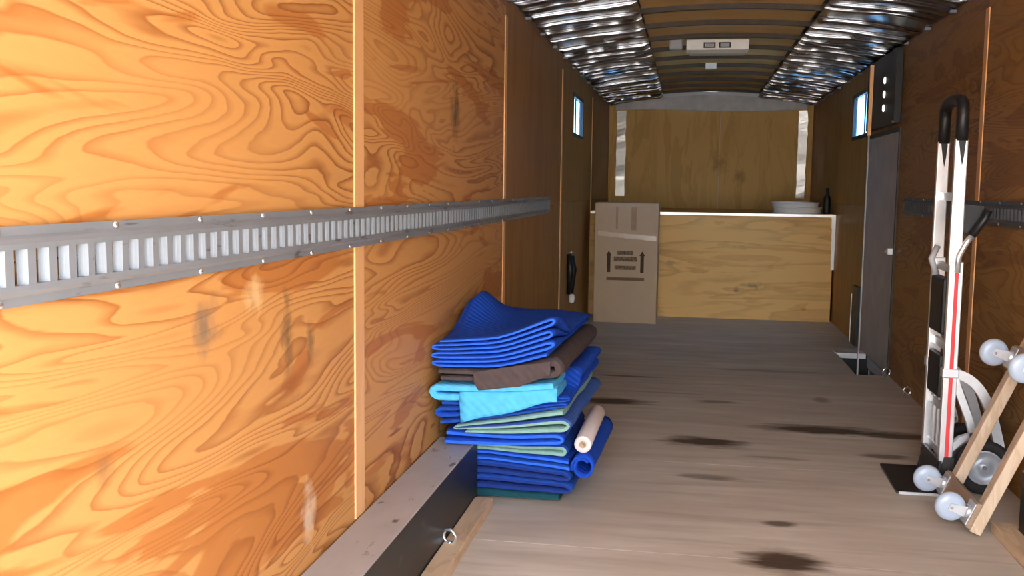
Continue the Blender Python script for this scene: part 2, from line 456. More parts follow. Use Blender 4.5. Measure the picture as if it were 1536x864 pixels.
foil(XL + .006, XC - SX, 3.3); foil(XC + SX, XR - .006, 11.9)
# short angle clips where the roof bows meet the left and right wall tops
cl = MB(); cl.box(0, .035, -.02, .02, 0, .018); cl0 = None
for side in (0, 1):
    for y in RIBS:
        for dy in (0.0,):
            if y + dy < 1.5: continue
            loc = (XL + .004 if side == 0 else XR - .039, y + dy, HE - .022)
            if cl0 is None:
                cl0 = cl.build('bow_clip', M_BAR, ceil, .003); cl0.location = loc
            else: share(cl0, loc, ceil)

# arched grey cove above the front wall and its pale corner strips
m = MB()
n = 30; outer = [(XL + .08 + (XR - XL - .16) * i / n) for i in range(n + 1)]
poly = [(x, roofz(x) - .012) for x in outer] + [(x, HE - .065 - .01 * math.sin(3 * x)) for x in outer[::-1]]
k = len(poly); vs = [(p[0], Y1 - .05, p[1]) for p in poly] + [(p[0], Y1 - .001, p[1]) for p in poly]
fs = [(i, (i + 1) % k, k + (i + 1) % k, k + i) for i in range(k)]
for i in range(n): fs += [(i, i + 1, k - 2 - i, k - 1 - i), (k + i, 2 * k - 1 - i, 2 * k - 2 - i, k + i + 1)]
m.add(vs, fs); struct(m.build('trim_1', M_COVE))
def corner_strip(name, xa, xb):
    m = MB(); N = 26; L = []; R_ = []
    for i in range(N + 1):
        z = 1.20 + (HE - .07 - 1.20) * i / N
        L.append((xa + .008 * noise.noise((z * 9, xa, 2)), z)); R_.append((xb + .012 * noise.noise((z * 11, xb, 7)), z))
    vs = []
    for (a, z), (b, _) in zip(L, R_):
        d = .012 * noise.noise((z * 8, xa * 3, 4))
        vs += [(a, Y1 - .05 + d, z), (b, Y1 - .055 - d, z), (b, Y1 - .002, z), (a, Y1 - .002, z)]
    fs = []
    for i in range(N):
        for q in range(4): fs.append((4 * i + q, 4 * i + (q + 1) % 4, 4 * i + 4 + (q + 1) % 4, 4 * i + 4 + q))
    fs += [(0, 1, 2, 3), (4 * N, 4 * N + 3, 4 * N + 2, 4 * N + 1)]
    m.add(vs, fs); return struct(m.build(name, M_TRIMW))
corner_strip('trim_2', -.895, -.785); corner_strip('trim_3', 1.255, 1.355)

# floor: sheets of worn plywood with the step well cut out at the side door
fl = root('floor')
m = MB(); m.box(XL - .03, STEP[0] - .002, Y0, Y1 + .05, -.10, -.02); m.box(STEP[0], XR + .05, Y0, STEP[2], -.10, -.02); m.box(STEP[0], XR + .05, STEP[3], Y1 + .05, -.10, -.02)
m.build('subfloor', M_RIB, fl)
fe = [Y0] + [-.16 + 1.22 * i for i in range(0, 11)] + [Y1]
fe = [y for y in fe if y <= Y1]
for a, b in zip(fe, fe[1:]):
    m = MB(); y0, y1 = a + .0012, b - .0012
    if b < STEP[2] or a > STEP[3]: m.box(XL, XR, y0, y1, -.019, 0)
    else:
        m.box(XL, STEP[0], y0, y1, -.019, 0)
        if a < STEP[2] < b: m.box(STEP[0], XR, y0, STEP[2], -.019, 0)
        if a < STEP[3] < b: m.box(STEP[0], XR, STEP[3], y1, -.019, 0)
    m.build('floor_sheet', M_FLOOR, fl)
# step well
m = MB(); x0, x1, y0, y1 = STEP; zb = -.30
m.box(x0, x1, y0, y1, zb - .02, zb); m.box(x0 - .0, x0 + .01, y0, y1, zb, -.02); m.box(x0, x1, y0, y0 + .01, zb, -.02); m.box(x0, x1, y1 - .01, y1, zb, -.02); m.box(XR + .031, XR + .045, y0 - .05, y1 + .4, zb - .02, .02)
m.build('step_well', M_BLACK, fl)
m = MB(); m.box(STEP[0] - .012, XR, STEP[3] - .01, STEP[3] + .18, 0, .006); m.box(STEP[0] - .012, XR, STEP[3] - .014, STEP[3] - .009, -.035, .006)
m.build('step_edge', M_ALU, fl)

# windows
def window(name, x, sgn, hole, mull):
    r = root(name); ya, yb, za, zb = hole; w = .012
    m = MB(); a, b = sorted((x - sgn * .006, x + sgn * .031))
    for q in ((ya - .02, ya + w, za - .02, zb + .02), (yb - w, yb + .02, za - .02, zb + .02), (ya + w, yb - w, za - .02, za + w), (ya + w, yb - w, zb - w, zb + .02)):
        m.box(a, b, *q)
    m.build('window_frame', M_BLACK, r, .004)
    mid = ya + (yb - ya) * mull
    m = MB(); a, b = sorted((x + sgn * .018, x + sgn * .029)); m.box(a, b, mid - .010, mid + .010, za + w, zb - w); m.build('window_mullion', M_BLACK, r)
    for p, q in ((ya + w, mid - .010), (mid + .010, yb - w)):
        m = MB(); a, b = sorted((x + sgn * .022, x + sgn * .027)); m.box(a, b, p, q, za + w, zb - w); m.build('window_pane', M_GLASS, r)
window('window_1', XL, -1, WIN_L, .5); window('window_2', XR, 1, WIN_R, .42)

# side door in the right wall
d = root('door_1')
m = MB(); m.box(XR - .002, XR + .03, DOOR[0] + .03, DOOR[1] - .03, 0.0, DOOR[3] - .03); m.build('door_slab', M_DOOR, d, .004)
m = MB()
m.box(XR - .01, XR + .045, DOOR[0], DOOR[0] + .03, -.02, DOOR[3]); m.box(XR - .01, XR + .045, DOOR[1] - .03, DOOR[1], -.02, DOOR[3])
m.box(XR - .01, XR + .045, DOOR[0] + .03, DOOR[1] - .03, DOOR[3] - .03, DOOR[3]); m.build('door_frame', M_RIB, d)
m = MB(); m.box(XR - .04, XR - .002, DOOR[0] + .05, DOOR[0] + .10, .855, .90); m.tube([(XR - .035, DOOR[0] + .075, .877), (XR - .035, DOOR[0] + .17, .87)], .008, 8)
m.build('door_latch', M_ALU, d, .004)

# ground outside
m = MB(); m.box(-60, 60, -80, 60, GZ - .2, GZ)
t = NT('pale_gravel_yard'); f = t.noise(t.pos((1, 1, 1)), 6.0, 5)
struct(m.build('ground', t.done(t.mix(f, (.42, .39, .35), (.58, .55, .50)), 0.9, 0, 0.2)))

# ---------------------------------------------------------------- wheel wells and their kerbs
WZ, WEND, WW = .266, 3.93, .168
def wheel_well(sgn, label, klabel):
    x = XL if sgn > 0 else XR
    w = thing('wheel_well', label, 'wheel well')
    xo = x + sgn * WW
    m = MB(); a, b = sorted((x + sgn * .007, xo)); m.box(a, b, 0.25, WEND, WZ - .006, WZ); m.build('top_plate', M_WTOP, w, .003)
    m = MB(); a, b = sorted((xo - sgn * .008, xo - sgn * .001)); m.box(a, b, 0.25, WEND - .002, .0, WZ - .006); m.build('side_plate', M_WSIDE, w)
    m = MB(); a, b = sorted((x + sgn * .007, xo - sgn * .008)); m.box(a, b, WEND - .01, WEND - .002, 0, WZ - .006); m.build('end_plate', M_WSIDE, w)
    for y in (1.6, 2.35, 3.1, 3.62):
        m = MB(); m.lathe([(.001, .003), (.006, .0025), (.008, 0)], (x + sgn * .12, y, WZ), 'z', 10); m.build('screw', M_SCREW, w)
    k = thing('kerb_strip', klabel, 'wooden strip')
    m = MB(); a, b = sorted((xo + sgn * .001, xo + sgn * .076)); yend = 3.88 if sgn > 0 else 4.0
    m.box(a, b, 0.25, yend, 0, .038); m.build('strip', M_PINE, k, .003)
    if sgn < 0:
        m = MB(); m.box(XR - WW + .001, XR - .008, WEND + .002, 4.0, 0, .038); m.build('end_strip', M_PINE, k, .003)
wheel_well(1, 'grey topped black wheel well box along the bright orange plywood wall', 'pale wooden strip on the floor along the wheel well by the blanket pile')
wheel_well(-1, 'wheel well box behind the tilted furniture dolly', 'pale wooden strip with square end on the floor below the furniture dolly')

# tie-down rings
def ring(label, c, axis, base, R=.024):
    t_ = thing('tie_down_ring', label, 'ring', group='small bright tie-down rings near the floor')
    m = MB(); m.torus(c, R, .0065, axis); m.build('ring', M_SCREW, t_)
    m = MB(); m.tube([Vector(c) + (Vector(base) - Vector(c)) * .55, base], .008, 8); m.build('eye_stem', M_SCREW, t_)
ring('bright metal ring on the pale strip beside the black wheel well', (-.80, 3.34, .062), (.35, 1, .1), (-.80, 3.345, .03), .026)
ring('bright metal ring on the wooden strip below the furniture dolly', (1.30, 3.965, .06), (-.2, 1, .1), (1.30, 3.965, .03), .024)
ring('bright metal ring at the wall foot next to the step well', (1.395, 7.22, .045), (-.4, 1, .2), (1.429, 7.24, .02), .03)
ring('bright metal ring at the wall foot between step well and hand truck', (1.395, 6.55, .045), (-.4, 1, .2), (1.429, 6.57, .02), .028)

# ---------------------------------------------------------------- slotted tie-down rails
def etrack(x, sgn, z0, z1, ya, yb, label, mr=M_RAIL, mb_=M_BAR):
    t_ = thing('tie_down_rail', label, 'rail')
    H = z1 - z0; s0 = z0 + .27 * H; s1 = z1 - .285 * H; D = .016
    X = lambda dpt: x + sgn * dpt
    up_ = [(X(.0), z1), (X(.005), z1), (X(.006), z1 - .014), (X(.012), z1 - .019), (X(D), z1 - .026), (X(D), s1), (X(.002), s1)]
    lo = [(X(.002), s0), (X(D), s0), (X(D), z0 + .022), (X(.006), z0 + .014), (X(.005), z0), (X(.0), z0)]
    for nm, pr in (('upper_flange', up_), ('lower_flange', lo)):
        m = MB(); m.prism(pr, 1, ya, yb); m.build(nm, mr, t_)
    P = .0508; nb = int((yb - ya) / P)
    b = MB(); hw = .0125
    poly = lambda pr: [(X(q) - x, p) for p, q in pr]
    b.prism(poly([(-hw + .004, D - .0005), (hw - .002, D - .0005), (hw + .001, .003), (hw - .003, .003), (hw - .005, D - .004), (-hw + .004, D - .004)]), 2, -.001, s1 - s0 + .001, 0)
    b.prism(poly([(-hw - .005, .002), (-hw - .001, .0105), (-hw + .004, D - .0005), (-hw + .004, D - .004), (-hw + .0015, .009), (-hw - .003, .002)]), 2, -.001, s1 - s0 + .001, 1)
    b0 = b.build('slot_bar', [mr, mb_], t_); b0.location = (x, ya + .03, s0)
    for i in range(1, nb): share(b0, (x, ya + .03 + P * i, s0), t_)
    sc = MB(); sc.lathe([(.007, 0), (.006, .003), (.002, .0045)], (0, 0, 0), 'x', 8)
    if sgn < 0: sc.v = [(-p[0], p[1], p[2]) for p in sc.v]
    s_ = None; y = ya + .12
    while y < yb:
        for z in (z1 - .007, z0 + .007):
            if s_ is None: s_ = sc.build('screw', M_SCREW, t_); s_.location = (X(.005), y, z)
            else: share(s_, (X(.005), y, z), t_)
        y += .305
etrack(XL + .0065, 1, 1.112, 1.232, 0.25, 7.10, 'grey slotted steel rail along the bright orange plywood wall')
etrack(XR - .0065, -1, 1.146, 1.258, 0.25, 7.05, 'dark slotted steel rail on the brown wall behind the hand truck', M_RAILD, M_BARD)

# ---------------------------------------------------------------- bench across the front, and what is on it
bn = thing('plywood_bench', 'long plywood bench box with a white edged top across the front wall', 'bench')
m = MB(); m.box(XL + .008, XR - .02, 10.2, 10.22, 0.0, 1.045); m.build('front_board', M_BENCH, bn, .002)
m = MB(); m.box(XL + .008, XR - .004, 10.2, Y1 - .06, 1.045, 1.063); m.build('top_board', M_BACK, bn)
m = MB(); m.box(XL + .008, XR - .004, 10.190, 10.199, 1.036, 1.0635); m.build('white_edging', M_EDGE, bn, .002)
m = MB(); N = 16
vs = []
for i in range(N + 1):
    z = .52 + .52 * i / N; wv = .022 + .010 * noise.noise((z * 14, 3, 1)) - .010 * (1 - i / N)
    vs += [(XR - .020 - wv, 10.188, z), (XR - .004, 10.190, z), (XR - .004, 10.199, z), (XR - .020 - wv, 10.199, z)]
m.add(vs, [(4 * i + q, 4 * i + (q + 1) % 4, 4 * i + 4 + (q + 1) % 4, 4 * i + 4 + q) for i in range(N) for q in range(4)] + [(0, 1, 2, 3), (4 * N, 4 * N + 3, 4 * N + 2, 4 * N + 1)])
m.build('torn_white_edging', M_TRIMW, bn)
def lid(label, c, R, h, rim):
    m = MB(); m.lathe([(.001, 0), (R * .975, 0), (R * .985, .005), (R * .985, h - .018), (R + rim, h - .014), (R + rim, h - .003), (R * .97, h), (R * .9, h - .003), (R * .86, h - .007), (.001, h - .004)], c, 'z', 40)
    return tag(m.build('round_tub_lid', M_WHITE), label, 'lid', 'white round lids stacked on the bench')
lid('lower white round lid lying directly on the bench', (1.085, 10.50, 1.0636), .235, .068, .006)
lid('upper white round lid lying on top of the other lid', (1.06, 10.47, 1.1316), .228, .050, .008)
m = MB(); m.lathe([(.001, 0), (.034, 0), (.036, .01), (.036, .15), (.030, .175), (.014, .20), (.013, .235), (.016, .237), (.016, .26), (.001, .26)], (1.36, 10.40, 1.063), 'z', 20)
tag(m.build('dark_bottle', M_BLACK), 'dark bottle standing on the bench end behind the white lids', 'bottle')

# tall flat cardboard box in front of the bench
bx = thing('cardboard_box', 'tall brown cardboard carton with up arrows and print, before the bench', 'box')
BY0, BY1, BX0, BX1, BZ = 9.62, 10.12, -.884, -.280, 1.152
m = MB(); m.box(BX0, BX1, BY0, BY1, .0, BZ); m.build('carton', M_CARD, bx, .004)
m = MB(); m.box(BX0 + .001, (BX0 + BX1) / 2 - .002, BY0 + .001, BY1 - .001, BZ, BZ + .004); m.box((BX0 + BX1) / 2 + .002, BX1 - .001, BY0 + .001, BY1 - .001, BZ, BZ + .004); m.build('top_flap', M_CARD, bx)
m = MB(); N = 24; vs = []
for i in range(N + 1):
    x = BX0 + .03 + (BX1 - BX0 - .045) * i / N; zc = .862 - .045 * i / N + .006 * noise.noise((x * 20, 0, 1)); hw = .022 + .004 * noise.noise((x * 30, 4, 1))
    vs += [(x, BY0 - .002 - .002 * abs(noise.noise((x * 60, 2, 2))), zc - hw), (x, BY0 - .002, zc + hw)]
m.add(vs, [(2 * i, 2 * i + 2, 2 * i + 3, 2 * i + 1) for i in range(N)], 0, True); m.build('tape_strip', M_TAPE, bx)
sx = (BX1 - BX0) / 95.0; sz = BZ / 178.0
def bpx(px, py): return BX0 + (px - 888.5) * sx, (484.4 - py) * sz
def qd(m, px0, py0, px1, py1, mi=0):
    (a, b), (c, d_) = bpx(px0, py0), bpx(px1, py1)
    m.add([(a, BY0 - .0015, b), (c, BY0 - .0015, b), (c, BY0 - .0015, d_), (a, BY0 - .0015, d_)], [(0, 1, 2, 3)], mi)
for ax in (910.5, 960.8):
    m = MB(); pts = [(-2.6, 409), (2.6, 409), (2.6, 384), (4.3, 384), (0, 377), (-4.3, 384), (-2.6, 384)]
    P3 = [(bpx(ax + p, q)[0], BY0 - .0015, bpx(ax + p, q)[1]) for p, q in pts]
    m.add(P3, [tuple(range(len(P3)))]); m.build('printed_arrow', M_INK, bx)
t = NT('blurred_print'); f = t.noise(t.pos((1, 1, 1)), 60, 2, .5)
M_SMUDGE = t.done(t.mix(t.ramp(f, [(.34, 0.0), (.58, 1.0)]), (.30, .20, .115), (.115, .066, .03)), .8)
for q in ((922.5, 377.0, 946.5, 382.5), (918.0, 385.5, 953.0, 392.5), (919.5, 399.0, 951.5, 405.0)):   # lines of print too blurred to read
    m = MB(); qd(m, *q); m.build('printed_line', M_SMUDGE, bx)
m = MB(); qd(m, 907.5, 416.5, 964.5, 421.0); m.build('printed_bar', M_INK2, bx)
M_GLUE = plain('glue_mark', (.42, .285, .165), .7)
for q in ((920, 312, 923, 345), (943, 312, 951, 346)):
    m = MB(); qd(m, *q); m.build('faded_glue_mark', M_GLUE, bx)

# ---------------------------------------------------------------- ceiling fittings
lz = roofz(.18)
lp = thing('ceiling_lamp', 'white two-switch dome lamp with frosted lens under the brown roof panels', 'lamp')
m = MB(); m.box(-.055, .415, 7.90, 8.10, lz - .075, lz + .004); m.build('housing', M_WHITE, lp, .006)
for a, b in ((.075, .165), (.19, .28)):
    m = MB()
    for q in ((a, b, lz - .062, lz - .052), (a, b, lz - .030, lz - .020), (a, a + .012, lz - .052, lz - .030), (b - .012, b, lz - .052, lz - .030)): m.box(q[0], q[1], 7.893, 7.9, q[2], q[3])
    s_ = m.build('switch_bezel', M_BLACK, lp)
    m = MB(); m.box(a + .016, b - .016, 7.894, 7.901, lz - .049, lz - .033); m.build('switch_rocker', M_GREYPL, s_)
m = MB(); prof = [(7.91, lz - .075), (7.94, lz - .098), (8.0, lz - .108), (8.06, lz - .098), (8.09, lz - .075)]
m.prism(prof, 0, -.03, .39); m.build('lens', M_LENS, lp, .006)
m = MB(); m.box(-.185, -.085, 7.97, 8.06, lz - .058, roofz(-.13) + .036); tag(m.build('junction_box', M_GREYPL, None, .012), 'small grey box on the roof beside the white ceiling lamp', 'junction box')
m = MB(); m.box(.115, .215, 9.60, 9.64, roofz(.16) - .022, roofz(.16) + .036); m.box(.125, .205, 9.596, 9.60, roofz(.16) - .018, roofz(.16) - .002)
tag(m.build('roof_marker_plate', M_WHITE, None, .003), 'small white plate on the dark roof beyond the ceiling lamp', 'plate')

# ---------------------------------------------------------------- right wall fittings around the side door
pn = thing('electrical_panel', 'black panel with three bright indicator lights above the side door', 'panel')
m = MB(); m.box(XR - .05, XR - .001, 7.34, 8.45, 1.77, 2.285); m.build('panel_body', M_BLACK, pn, .004)
M_LED = NT('lit_indicator'); M_LED.b.inputs['Emission Color'].default_value = (1, .97, .9, 1); M_LED.b.inputs['Emission Strength'].default_value = 1.2; M_LED = M_LED.done((.9, .9, .9), .4)
for z in (1.90, 2.00, 2.10):
    m = MB(); m.lathe([(.026, 0), (.022, -.006), (.001, -.008)], (XR - .05, 7.72, z), 'x', 12); m.build('indicator_light', M_LED, pn)
m = MB(); m.lathe([(.012, 0), (.009, -.006), (.001, -.008)], (XR - .05, 7.37, 1.785), 'x', 8); m.build('panel_screw', M_SCREW, pn)
po = thing('door_post', 'slim upright post at the step well corner beside the side door', 'post')
m = MB(); m.box(1.209, 1.219, 7.29, 7.31, 0, 1.68); m.build('lower_post', M_GREYPL, po, .002)
m = MB(); m.box(1.202, 1.226, 7.285, 7.312, 1.68, 2.16); m.build('upper_post', M_BATTEN, po, .002)
kp = thing('kick_panel', 'low black panel with pale edge standing on the wall beyond the step', 'panel')
m = MB(); m.box(XR - .03, XR - .001, 8.60, 8.86, .006, .50); m.build('panel_board', M_BLACK, kp)
m = MB(); m.box(XR - .034, XR - .001, 8.862, 8.885, .0065, .42); m.build('edge_strip', M_ALU2, kp)
st = thing('strap_bundle', 'black hanging strap bundle with white end on the wall near the carton', 'strap')
m = MB()
for i, (dx, y) in enumerate(((.015, 8.32), (.03, 8.40), (.022, 8.48))):
    m.tube([(XL + dx, y, .74 - .02 * i), (XL + dx + .012, y + .01, .6), (XL + dx, y, .40)], [.02, .032, .018], 10)
m.build('webbing', M_BLACK, st)
m = MB(); m.lathe([(.001, -.02), (.02, -.015), (.026, .02), (.02, .05), (.001, .055)], (XL + .035, 8.40, .34), 'z', 12); m.build('white_end', M_WHITE, st)
m = MB(); m.tube([(XL - .002, 8.40, .75), (XL + .04, 8.40, .75)], .008, 8); m.build('wall_hook', M_SCREW, st)

# ---------------------------------------------------------------- pile of folded moving blankets
def curve3(l, mid, r):      # smooth boundary through three heights at the left, middle and right
    def f(x):
        t = min(1, max(0, (x + .985) / .55))
        a, b = lerp(l, mid, min(1, t * 2)), lerp(mid, r, max(0, t * 2 - 1))
        return a if t < .5 else b
    def g(x): return (f(x - .05) + f(x) * 2 + f(x + .05)) / 4
    return g
def common(x, y): return .007 * noise.noise((x * 5, y * 3.2, 2.2)) * min(1, max(0, (y - 3.6) / .3))
def blanket(label, B0, B1, x0, x1, yf, yb, n, mats, seed, start=0, thick=.74, jit=.014, shear=.045, topf=None, fill=1.0):
    """Serpentine fold: n layers between the height curves B0 and B1; mats = outer face, inner face."""
    random.seed(seed); path = []     # (x, fraction of height)
    NS = 16
    for k in range(n):
        ltr = (k + start) % 2 == 0
        fr = (k + .5) / n; e = .022 + .01 * random.random()
        a, b = x0 + e * (1 + .6 * random.random()), x1 - e * (1 + .6 * random.random())
        xs = [lerp(a, b, i / NS) for i in range(NS + 1)]
        if not ltr: xs = xs[::-1]
        path += [(x, fr, 0) for x in xs]
        if k < n - 1:
            for q in (30, 60, 90, 120, 150):
                s_ = 1 if ltr else -1
                path.append((xs[-1] + s_ * e * math.sin(math.radians(q)), fr + (1 - math.cos(math.radians(q))) / 2 / n, 1))
    R = 26; mb = MB(); npth = len(path); H = thick / n / 2
    rows = []
    for j in range(R + 1):
        t = j / R; row = []
        pts = []
        for i, (x, fr, turn) in enumerate(path):
            dy = jit * noise.noise((i * .05 + seed, seed * 1.7, 0)) * 2
            y = lerp(yf + dy, yb - dy, t)
            xx = x + shear * (y - yf) + .008 * noise.noise((y * 6, fr * 9, seed))
            b0 = B0(xx); b1 = B1(xx) if topf is None else topf(xx, y)
            h = b1 - b0
            pts.append((Vector((xx, b0 + fr * h)), y, h))
        for i in range(npth):
            p, y, h = pts[i]; d = (pts[min(i + 1, npth - 1)][0] - pts[max(i - 1, 0)][0]).normalized()
            nr = Vector((-d.y, d.x)); w = H * h * fill
            c = common(p.x, y)
            # rounded hem at the front and back ends
            hem = w * (.55 if j in (0, R) else 1.0)
            for s_ in (1, -1):
                q = p + nr * hem * s_; row.append((q.x, y, q.y + c))
        rows.append(row)
    vs = [p for r in rows for p in r]; w2 = 2 * npth
    out, inn, hemf = [], [], []
    for j in range(R):
        for i in range(npth - 1):
            a = j * w2 + 2 * i; b = a + w2
            out.append((a, a + 2, b + 2, b)); inn.append((a + 1, b + 1, b + 3, a + 3))
        a = j * w2; b = a + w2; hemf += [(a, b, b + 1, a + 1)]
        a = j * w2 + w2 - 2; b = a + w2; hemf += [(a, a + 1, b + 1, b)]
    for j in (0, R):
        for i in range(npth - 1):
            a = j * w2 + 2 * i; hemf.append((a, a + 1, a + 3, a + 2))
    mb.add(vs, out, 0, True)
    base = len(mb.v) - len(vs)
    for fs, mi in ((inn, 1), (hemf, 2)):
        for f_ in fs: mb.f.append([base + q for q in f_]); mb.m.append(mi); mb.s.append(mi == 1)
    o = mb.build('moving_blanket', mats)
    return tag(o, label, 'blanket', 'folded moving blankets in the pile')

b0 = lambda x: .003
t10 = curve3(.052, .05, .045); t9 = curve3(.180, .170, .142); t8 = curve3(.226, .210, .196); t7 = curve3(.270, .271, .290)
t6 = curve3(.335, .325, .345); t5 = curve3(.345, .392, .450); t4 = curve3(.455, .462, .490); t3 = curve3(.532, .535, .560); t2 = curve3(.590, .595, .668)
def t1(x, y):
    f = curve3(.700, .722, .835)(x); f2 = .715 + .10 * 1.35 * math.exp(-((x + .95) / .12) ** 2 - ((y - 4.40) / .24) ** 2) - .02 * max(0, (x + .6) / .2)
    k = min(1, max(0, (y - 3.78) / .38)); k = k * k * (3 - 2 * k)
    return lerp(f, f2, k)
blanket('dark teal blanket lying on the floor under the pile', b0, t10, -.955, -.455, 3.975, 4.70, 1, [C_TEAL, C_TEAL, C_TEAL], 1)
blanket('thick navy blanket just above the bottom teal one', t10, t9, -.96, -.44, 3.945, 4.70, 4, [C_NAVY, C_BLUE, C_NAVY], 2)
bl8 = blanket('royal blue blanket with rolled end below the white roll', t9, t8, -.965, -.42, 3.945, 4.70, 2, [C_ROYAL, C_BLUE, C_EDGE], 3, start=1)
blanket('sage green blanket level with the white roll', t8, t7, -.96, -.455, 3.94, 4.62, 3, [C_GREEN, C_BLUE, C_GREEN], 4, shear=.0)
blanket('thin bright blue blanket resting on the wheel well top', t7, t6, -.975, -.445, 3.80, 4.64, 2, [C_ROYAL, C_ROYAL, C_EDGE], 5, shear=.0)
blanket('green and blue two-sided blanket with looped end', t6, t5, -.885, -.425, 3.77, 4.66, 3, [C_GREEN, C_SLATE, C_GREEN], 6, start=0, thick=.62)
blanket('mid blue blanket under the sky blue one', t5, t4, -.972, -.435, 3.785, 4.70, 4, [C_BLUE, C_ROYAL, C_BLUE], 7, topf=lambda x, y: lerp(t4(x), t3(x) - .004, min(1, max(0, (y - 4.02) / .06))))
cy = blanket('sky blue blanket with a hanging corner flap', t4, t3, -.982, -.455, 3.75, 4.01, 2, [C_CYAN, C_CYAN, C_CYAN], 8, start=1)
blanket('dark brown blanket under the top blue one', t3, t2, -.975, -.47, 3.755, 4.72, 2, [C_BROWN, C_BROWN, C_BROWN], 9)
blanket('royal blue blanket folded many times on top of the pile', t2, None, -.978, -.485, 3.75, 4.74, 7, [C_ROYAL, C_ROYAL, C_EDGE], 10, start=1, topf=t1, thick=.70)
# hanging flap of the sky blue blanket
m = MB(); N = 14; K = 6; vs = []
for i in range(N + 1):
    u = i / N; x = lerp(-.862, -.475, u); zt = t3(x) - .02; zb_ = lerp(.376, .478, min(1, u * 1.05)) + .004 * math.sin(9 * u)
    for k in range(K + 1):
        v = k / K; vs.append((x + .01 * v * (1 - u), 3.755 - .022 * math.sin(min(1, v * 2.2) * math.pi / 2) + .004 * noise.noise((x * 9, v * 3, 1)), lerp(zt, zb_, v)))
n0 = len(vs); vs += [(p[0], p[1] + .010, p[2]) for p in vs]
fs = []
for i in range(N):
    for k in range(K):
        a = i * (K + 1) + k; b = a + K + 1; fs += [(a, b, b + 1, a + 1), (n0 + a, n0 + a + 1, n0 + b + 1, n0 + b)]
rim = [i * (K + 1) for i in range(N + 1)] + [N * (K + 1) + k for k in range(1, K + 1)] + [i * (K + 1) + K for i in range(N - 1, -1, -1)] + [k for k in range(K - 1, 0, -1)]
for a, b in zip(rim, rim[1:] + rim[:1]): fs.append((a, n0 + a, n0 + b, b))
m.add(vs, fs, 0, True); m.build('hanging_flap', C_CYAN, cy)
# hanging flap of the brown blanket
m = MB(); m.prism([(-.80, .545), (-.78, .512), (-.62, .535), (-.50, .585), (-.50, .64), (-.80, .585)], 1, 3.716, 3.727); m.build('hanging_flap', C_BROWN, bpy.data.objects['moving_blanket.008'], .004)
# rolled end of the lower royal blue blanket
m = MB(); sp = []; ns = 30
for i in range(ns + 1):
    a = math.radians(200 - 520 * i / ns); r = .046 - .016 * i / ns; sp.append((-.392 + r * math.cos(a), .172 + r * 1.05 * math.sin(a), a))
rows = []; JR = 14
for j in range(JR + 1):
    y = lerp(3.93, 4.66, j / JR); sh = .035 * (y - 3.93); row = []
    for x, z, a in sp:
        for q in (.005, -.005): row.append((x + q * math.cos(a) + sh + .004 * noise.noise((y * 6, a, 1)), y + .008 * noise.noise((a, 1, 1)), z + q * math.sin(a)))
    rows.append(row)
vs = [p for r in rows for p in r]; w2 = 2 * (ns + 1); fs = []
for j in range(JR):
    for i in range(ns):
        a = j * w2 + 2 * i; b = a + w2; fs += [(a, a + 2, b + 2, b), (a + 1, b + 1, b + 3, a + 3)]
for j in (0, JR):
    for i in range(ns): a = j * w2 + 2 * i; fs.append((a, a + 1, a + 3, a + 2))
m.add(vs, fs, 0, True); m.build('rolled_end', C_ROYAL, bl8)
# white roll lying on the rolled blanket end
rl = thing('paper_roll', 'pinkish white roll lying on the blue rolled blanket end', 'roll')
m = MB(); m.lathe([(.014, 0), (.034, 0), (.0355, .004), (.0355, .50), (.034, .504), (.014, .504), (.014, 0)], (0, 0, 0), 'y', 22); o = m.build('roll_body', M_PAPER, rl)
m = MB(); m.lathe([(.011, -.006), (.0138, -.006), (.0138, .51), (.011, .51), (.011, -.006)], (0, 0, 0), 'y', 14); o2 = m.build('roll_core', M_CARD, rl)
rl.location = (-.396, 3.97, .256); rl.rotation_euler = (math.radians(2.5), 0, math.radians(-1.5))

# ---------------------------------------------------------------- hand truck
ht = thing('hand_truck', 'tall aluminium hand truck with red striped rail and black loop handle', 'hand truck')
YN, YF = 4.50, 4.80; RX = 1.128
for y in (YN, YF):
    m = MB(); m.box(RX - .028, RX + .028, y - .017, y + .017, .115, 1.005); r_ = m.build('lower_rail', M_ALU, ht, .004)
    if y == YN: m = MB(); m.box(RX - .006, RX + .010, y - .0185, y - .017, .13, .985); m.build('red_stripe', M_RED, r_) if y == YN else None
    m = MB(); m.box(RX - .032 - .0, RX + .020, y - .013, y + .013, .985, 1.525); m.build('upper_rail', M_ALU, ht, .005)
    m = MB(); m.prism([(RX - .022, 1.53), (RX + .010, 1.53), (RX + .004, 1.45), (RX - .002, 1.41), (RX - .010, 1.45)], 1, y - .0142, y - .0128); m.build('grip_tongue', M_BLACK, ht)
# black loop handle
pts = [(RX - .006, YN, 1.515), (RX - .006, YN, 1.62)]
for a in range(0, 181, 15):
    pts.append((RX - .006, (YN + YF) / 2 - (YF - YN) / 2 * math.cos(math.radians(a)), 1.62 + .075 * math.sin(math.radians(a)) ** .4))
pts += [(RX - .006, YF, 1.515)]
m = MB(); m.tube(pts, .026, 12); m.build('loop_handle', M_BLACK, ht)
for z in (.16, .36, .63, .97, 1.28):
    m = MB(); m.box(RX - .010, RX + .014, YN + .012, YF - .012, z - .018, z + .018); m.build('cross_bar', M_ALU2, ht, .003)
for y in (4.575, 4.65, 4.725):
    m = MB(); m.box(RX - .008, RX + .006, y - .017, y + .017, .135, .40); m.build('face_slat', M_ALU2, ht, .003)
m = MB(); m.box(RX - .034, RX + .004, YN + .05, YF - .025, .68, .93); m.build('black_pad', M_BLACK, ht, .012)
m = MB(); m.box(RX - .030, RX + .004, YN + .06, YF - .03, .40, .59); m.build('black_pad', M_BLACK, ht, .012)
